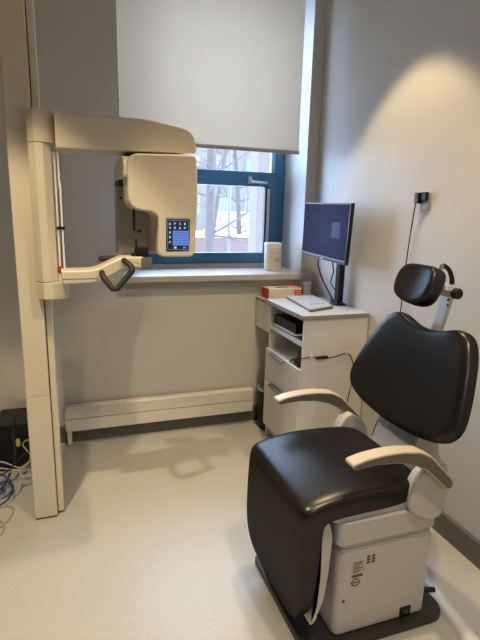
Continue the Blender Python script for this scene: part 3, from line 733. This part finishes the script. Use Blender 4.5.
# side brackets carrying the arms
br = [(1.062, .512), (1.066, .560), (1.080, .605), (1.100, .636), (1.125, .648), (1.150, .636), (1.205, .596), (1.232, .520), (1.205, .450), (1.16, .440), (1.09, .475)]
for sgn in (-1, 1):
    ya, yb = (CY - .262, CY - .212) if sgn < 0 else (CY + .232, CY + .292)
    obj('arm_bracket', prism(rounded(br, [.01, .03, .03, .02, .02, .03, .04, .04, .02, .05, .03], 4), 1, ya, yb, .010, 4), 'chairwhite', ch)
    yc = CY - .262 if sgn < 0 else CY + .292
    dx = 0 if sgn < 0 else -.016
    outl = [(.805, .716), (.803, .732), (.85, .744), (.92, .751), (.99, .750), (1.064, .739), (1.112, .714), (1.216, .608), (1.214, .580), (1.192, .574), (1.152, .614),
            (1.095, .664), (1.045, .690), (.98, .709), (.90, .716), (.842, .713), (.818, .710)]
    inner = [(.809, .717), (.808, .726), (.853, .738), (.92, .745), (.99, .744), (1.061, .733), (1.108, .709), (1.211, .604), (1.210, .584), (1.194, .580), (1.154, .619), (1.097, .669), (1.046, .695), (.98, .714), (.90, .721), (.842, .718), (.820, .715)]
    a = obj('armrest', prism(rounded([(x + dx, z) for x, z in outl], .010, 3), 1, yc - .026, yc + .026, .006, 3), 'armpad', ch)
    a['label'] = 'near beige armrest' if sgn < 0 else 'far beige armrest'
    obj('side_cover', prism([(x + dx, z) for x, z in inner], 1, yc - .0275, yc - .0255), 'armside', a)
# back support
obj('back_support', [prism(rounded([(1.10, .49), (1.16, .60), (1.20, .72), (1.30, .98), (1.335, .98), (1.30, .78), (1.30, .60), (1.36, .55), (1.36, .47), (1.25, .43), (1.12, .44)], [.02, .04, .03, .02, .02, .05, .04, .03, .03, .03, .02], 4),
                           1, CY - .12, CY + .12, .012, 3)], 'chairgrey', ch)
# backrest: outline in the tilted back plane, cushioned
TILT = radians(20)
def back_pt(y, d, off):
    """y across, d along the tilted plane from z=.6, off = out of the plane (positive towards the sitter)"""
    return Vector((1.1 + sin(TILT) * d - cos(TILT) * off, y, .6 + cos(TILT) * d + sin(TILT) * off))
halfo = [(y * .98, z) for y, z in [(0, 1.088), (.05, 1.090), (.10, 1.101), (.15, 1.118), (.19, 1.117), (.225, 1.098), (.252, 1.060), (.278, 1.005), (.303, .935), (.321, .868), (.326, .828), (.316, .795), (.290, .768), (.235, .746), (.165, .733), (.08, .725), (0, .722)]]
def cushion(outline, cen, thick, curve, ptf, layers=((1.0, 0.0), (1.0, .35), (.985, .62), (.95, .82), (.88, .95), (.70, 1.0), (.40, 1.0), (.12, 1.0))):
    b = bmesh.new(); rings = []
    n = len(outline)
    prof = [(s_, -h_) for s_, h_ in reversed(layers)] + [(s_, h_) for s_, h_ in layers[1:]]
    for s_, h_ in prof:
        ring = []
        for (y, d) in outline:
            yy = cen[0] + (y - cen[0]) * s_; dd = cen[1] + (d - cen[1]) * s_
            ring.append(b.verts.new(ptf(yy, dd, h_ * thick / 2 + curve(yy - cen[0], dd - cen[1]))))
        rings.append(ring)
    for i in range(len(rings) - 1):
        for k in range(n):
            b.faces.new((rings[i][k], rings[i][(k + 1) % n], rings[i + 1][(k + 1) % n], rings[i + 1][k]))
    b.faces.new(rings[0]); b.faces.new(rings[-1])
    bmesh.ops.recalc_face_normals(b, faces=b.faces)
    return b
BY = CY - .022
full = [(BY + y, (z - .607) / cos(TILT)) for y, z in halfo] + [(BY - y, (z - .607) / cos(TILT)) for y, z in reversed(halfo[1:-1])]
bk = obj('backrest_cushion', cushion(full, (BY, .345), .075, lambda y, d: .16 * y * y, back_pt), 'leather', ch, smooth=80, sub=2)
fsh = [(BY + (y - BY) * .93, .345 + (d - .345) * .93) for y, d in full]
obj('backrest_shell', cushion(fsh, (BY, .345), .020, lambda y, d: .16 * y * y - .036, back_pt), 'chairgrey', ch, smooth=80, sub=1)
# headrest
HT = radians(21)
hc = (1.212, 1.455, 1.252)
def head_pt(y, d, off):
    return Vector((hc[0] + sin(HT) * d - cos(HT) * off, y, hc[2] + cos(HT) * d + sin(HT) * off))
hh = [(0, .080), (.050, .081), (.088, .072), (.108, .045), (.112, .005), (.106, -.035), (.088, -.064), (.05, -.078), (0, -.082)]
hh = [(y * .93, d * .94) for y, d in hh]
ho = [(hc[1] + y, d) for y, d in hh] + [(hc[1] - y, d) for y, d in reversed(hh[1:-1])]
obj('headrest_cushion', cushion(ho, (hc[1], 0), .072, lambda y, d: 1.6 * y * y - .01, head_pt), 'leather', ch, smooth=80, sub=2)
pb_ = box((-.009, -.024, -.19), (.009, .024, .135), .002)
bmesh.ops.transform(pb_, matrix=Matrix.Translation((1.330, CY - .005, 1.100)) @ Matrix.Rotation(radians(14), 4, 'Y'), verts=pb_.verts)
obj('headrest_post', pb_, 'alu', ch)
pj = obj('headrest_joint', [lathe([(.017, -.035), (.019, -.03), (.019, .035), (.017, .04)], (1.350, CY - .005, 1.222), 24, 'Y'),
                           tube([(1.235, hc[1], 1.250), (1.29, CY, 1.245), (1.350, CY, 1.226)], .014, 14)], 'alu', ch)
obj('knob', lathe([(.018, -.062), (.021, -.058), (.021, -.040), (.016, -.036)], (1.350, CY - .005, 1.222), 20, 'Y'), 'black', ch)
lv = obj('headrest_lever', tube(smooth_path([(1.318, CY + .008, 1.262), (1.313, CY + .008, 1.300), (1.320, CY + .004, 1.325)], 4), .010, 12), 'alu', ch)
obj('lever_grip', tube(smooth_path([(1.324, CY + .004, 1.322), (1.350, CY, 1.305), (1.362, CY - .006, 1.275), (1.362, CY - .012, 1.250)], 5), .009, 12), 'black', ch)
obj('screw', [lathe([(.005, 0), (.005, -.003)], (1.338 + .012 * 0, CY - .0265, 1.175 + .02 * k), 10, 'Y') for k in range(2)], 'darkgap', ch)
obj('foot_lever', [tube([(1.205, 1.255, .100), (1.235, 1.242, .100), (1.258, 1.236, .099)], .010, 12)], 'black', ch)

# floor duct
dbm = prism([(.033 * cos(pi * k / 12), .032 * sin(pi * k / 12) + .0005) for k in range(13)], 1, -1.9, 0)
bmesh.ops.transform(dbm, matrix=Matrix.Translation((1.345, 1.40, 0)) @ Matrix.Rotation(radians(-8.5), 4, 'Z'), verts=dbm.verts)
du = tag(obj('floor_duct', dbm, 'duct', at=(1.32, 1.2, 0)),
         'half-round silver cable duct on the floor behind the chair base', 'cable duct')

# ------------------------------------------------------------------ ceiling downlights and an added fill
def spot(x, y, power, size=75.2, blend=.22, col=(1.0, .77, .45)):
    ld = bpy.data.lights.new('spot_light', 'SPOT'); ld.energy = power; ld.spot_size = radians(size); ld.spot_blend = blend
    ld.color = col; ld.shadow_soft_size = .035
    lo_ = bpy.data.objects.new('spot_light', ld); COL.objects.link(lo_); lo_.location = (x, y, ZC - .012)
    return lo_
def make_downlight(x, y):
    t = thing('downlight', 'round white recessed ceiling downlight', 'ceiling light', (x, y, ZC), 'ceiling downlights')
    obj('trim_ring', lathe([(.062, ZC - .0005), (.062, ZC - .005), (.050, ZC - .007), (.047, ZC - .0005)], (x, y, 0), 32), 'cabedge', t)
    obj('lens', lathe([(.044, ZC - .0008), (.044, ZC - .0020)], (x, y, 0), 32), 'lamp_glow', t)
    return t
LAMPS = [(1.10, 2.08), (.82, .62), (-.42, 1.42), (.40, -1.0)]  # the last position is an added fill, out of view
d0 = make_downlight(*LAMPS[0])
for x, y in LAMPS[1:]:
    r_ = d0.copy(); COL.objects.link(r_); r_.location = (x, y, ZC)
    for c in list(d0.children):
        k = c.copy(); COL.objects.link(k); k.parent = r_
spot(*LAMPS[0], 108, col=(1.0, .76, .42))
spot(*LAMPS[1], 112, size=112, blend=.35)
spot(*LAMPS[2], 172, col=(1.0, .80, .49))
spot(*LAMPS[3], 58, size=136, blend=.30, col=(.92, .95, 1.0))  # unseen fill added to lift the frontal ambient light

# ------------------------------------------------------------------ outside
GZ = -.7
g = bmesh.new(); bmesh.ops.create_grid(g, x_segments=60, y_segments=60, size=1)
for v in g.verts:
    v.co.x *= 40; v.co.y = 3.75 + (v.co.y + 1) * 30
    v.co.z = GZ + .10 * sin(v.co.x * .7) * cos(v.co.y * .5) + .014 * (v.co.y - 3.75)
struct('ground_outside', g, 'snow', 'snow covered ground outside the window', 'ground', smooth=80)
def tree(x, y, hgt, r, lean, seed, label):
    rnd = random.Random(seed)
    t = thing('bare_tree', label, 'tree', (x, y, GZ), 'bare trees outside the window')
    z0 = GZ + .014 * (y - 3.75) - .1
    top = Vector((x + lean, y, z0 + hgt))
    path = smooth_path([(x, y, z0), (x + lean * .2, y, z0 + hgt * .35), (x + lean * .6, y + .1, z0 + hgt * .7), top], 5)
    obj('trunk', tube(path, r, 12, r * .35), 'bark', t)
    bms = []
    def branch(p, d, L, rr, depth):
        pts = [p]; q = p.copy(); dd = d.copy()
        for k in range(4):
            dd = (dd + Vector((rnd.uniform(-.25, .25), rnd.uniform(-.25, .25), rnd.uniform(-.08, .2)))).normalized()
            q = q + dd * L / 4; pts.append(q.copy())
        bms.append(tube(pts, rr, 5, rr * .4))
        if depth > 0:
            for k in range(4):
                pp = pts[rnd.randint(1, 4)]
                nd = (dd + Vector((rnd.uniform(-1, 1), rnd.uniform(-.8, .8), rnd.uniform(-.4, .6)))).normalized()
                branch(pp, nd, L * rnd.uniform(.45, .7), rr * .5, depth - 1)
    for k in range(15):
        f = rnd.uniform(.22, .98); p = path[min(int(f * (len(path) - 1)), len(path) - 1)]
        a = rnd.uniform(0, 2 * pi)
        branch(p.copy(), Vector((cos(a), sin(a) * .7, rnd.uniform(-.05, .6))).normalized(), hgt * rnd.uniform(.16, .30), r * .26, 2)
    obj('branches', bms, 'twig', t)
tree(3.32, 12.0, 7.5, .15, .15, 3, 'thick bare tree trunk seen through the left of the window pane')
tree(4.05, 14.5, 6.0, .08, .9, 5, 'slender leaning bare tree in the middle of the window view')
tree(5.9, 17.0, 7.0, .11, -.5, 8, 'bare tree standing farthest right in the window view')
tree(4.4, 24.0, 9.0, .16, .6, 21, 'tall bare tree far back in the window view')
tree(11.0, 27.0, 9.0, .15, -.8, 25, 'tall bare tree far back right of the others')
# low brick garden wall, bare hedge, parked van, lamp post, far building
gw = thing('garden_wall', 'low pinkish brick wall with a snow cap outside', 'wall', (4.5, 16.2, GZ))
zb = GZ + .014 * 12.4 - .15
obj('brickwork', box((-1, 16.05, zb), (11, 16.3, zb + 1.28)), 'brick', gw)
obj('snow_cap', box((-1, 16.0, zb + 1.28), (11, 16.35, zb + 1.38), .04), 'snow', gw)
vn = thing('parked_van', 'white snowy van parked behind the brick wall', 'van', (6.1, 19.5, GZ))
zv = GZ + .014 * 15.7
obj('body', prism(rounded([(4.9, zv + .35), (4.85, zv + 1.0), (5.4, zv + 1.15), (5.85, zv + 1.95), (8.6, zv + 2.0), (8.7, zv + .35)], [.05, .15, .1, .15, .15, .05], 4), 1, 18.6, 20.4, .05), 'van', vn)
obj('side_window', prism([(5.60, zv + 1.20), (5.95, zv + 1.80), (6.7, zv + 1.82), (6.7, zv + 1.20)], 1, 18.585, 18.61), 'carglass', vn)
for x in (5.5, 8.0):
    obj('wheel', lathe([(.20, 18.56), (.34, 18.58), (.34, 18.80), (.2, 18.82)], (x, 0, zv + .33), 24, 'Y'), 'tyre', vn)
lpz = GZ + .014 * 9
lpo = thing('street_lamp', 'pale grey lamp post rising through the middle of the window view', 'street lamp', (4.05, 12.6, GZ))
obj('post', tube([(4.05, 12.6, lpz - .1), (4.05, 12.6, lpz + 4.6)], .05, 12, .04), 'post', lpo)
obj('lamp_head', box((3.85, 12.5, lpz + 4.58), (4.45, 12.7, lpz + 4.72), .03), 'post', lpo)
def snow_bush(x, y, w_, h_, seed, label):
    t = thing('snowy_bush', label, 'bush', (x, y, GZ), 'snow covered bushes outside')
    rnd = random.Random(seed); z = GZ + .014 * (y - 3.75) - .12
    b = bmesh.new()
    for k in range(16):
        q = bmesh.new(); bmesh.ops.create_icosphere(q, subdivisions=2, radius=1)
        a, f = rnd.uniform(0, 6.28), rnd.uniform(0, .75)
        c = Vector((x + cos(a) * f * w_, y + sin(a) * f * w_ * .6, z + h_ * rnd.uniform(.45, .8)))
        r_ = rnd.uniform(.22, .36) * w_
        for v in q.verts: v.co = c + v.co * r_ * (1 + .25 * sin(9 * v.co.x + k) * cos(7 * v.co.z)) * Vector((1, .9, .75)).length / 1.5
        merge(b, q)
    obj('snow_load', b, 'snow', t, smooth=60)
    obj('stems', [tube([(x + rnd.uniform(-.2, .2) * w_, y + rnd.uniform(-.2, .2) * w_, z - .05), (x + rnd.uniform(-.7, .7) * w_, y + rnd.uniform(-.4, .4) * w_, z + h_ * rnd.uniform(.8, 1.15))], .02, 6, .008) for k in range(14)], 'twig', t)
snow_bush(4.95, 12.9, .50, 1.0, 3, 'large snow covered bush right of the slender leaning tree')
snow_bush(3.55, 15.2, .50, .80, 9, 'smaller snow covered bush just right of the thick trunk')
fb = thing('far_building', 'pale building far behind the trees', 'building', (8, 40, GZ))
obj('facade', box((-6, 40, -.6), (30, 48, 7.5)), 'facade', fb)
for i in range(12):
    for j in range(2):
        obj('facade_window', box((-4 + i * 2.6, 39.94, 1.2 + j * 3.0), (-2.7 + i * 2.6, 40.02, 2.9 + j * 3.0)), 'farglass', fb)
obj('snowy_roof', box((-6.3, 39.6, 7.5), (30.3, 48.3, 7.9), .1), 'snow', fb)
oc = tag(obj('concrete_pier', box((3.07, 8.0, GZ - .1), (3.60, 8.4, 4.5), .01), mat('pier_render', (0.085, 0.064, 0.053), .9, noise=.03, nscale=6)),
         'pale pink rendered pier outside the right edge of the window pane', 'pier', kind='structure')

# ------------------------------------------------------------------ daylight
w = bpy.data.worlds.new('overcast_sky'); sc.world = w; w.use_nodes = True
bg = w.node_tree.nodes['Background']
bg.inputs['Color'].default_value = (.52, .70, 1.0, 1)
bg.inputs['Strength'].default_value = 15.0

# ------------------------------------------------------------------ camera
cd = bpy.data.cameras.new('camera'); co_ = bpy.data.objects.new('camera', cd); COL.objects.link(co_)
cd.sensor_fit = 'VERTICAL'; cd.sensor_height = 24.0; cd.lens = 24.0 * 481.0 / 640.0
cd.clip_start = .05; cd.clip_end = 200
yaw, pitch, roll = radians(19.4), radians(12.7), radians(1.5)
fw = Vector((sin(yaw) * cos(pitch), cos(yaw) * cos(pitch), -sin(pitch)))
rt = Vector((cos(yaw), -sin(yaw), 0)); upv = rt.cross(fw)
rt2 = cos(roll) * rt + sin(roll) * upv; up2 = -sin(roll) * rt + cos(roll) * upv
co_.matrix_world = Matrix(((rt2.x, up2.x, -fw.x, 0), (rt2.y, up2.y, -fw.y, 0), (rt2.z, up2.z, -fw.z, 1.5), (0, 0, 0, 1)))
sc.camera = co_

sc.view_settings.view_transform = 'Standard'
sc.view_settings.look = 'None'
sc.view_settings.gamma = 1.0
sc.view_settings.use_curve_mapping = False
sc.view_settings.exposure = 0.0
sc.cycles.max_bounces = 10
sc.cycles.diffuse_bounces = 6
sc.cycles.transparent_max_bounces = 12
sc.cycles.caustics_reflective = False
sc.cycles.caustics_refractive = False
sc.cycles.sample_clamp_indirect = 4.0
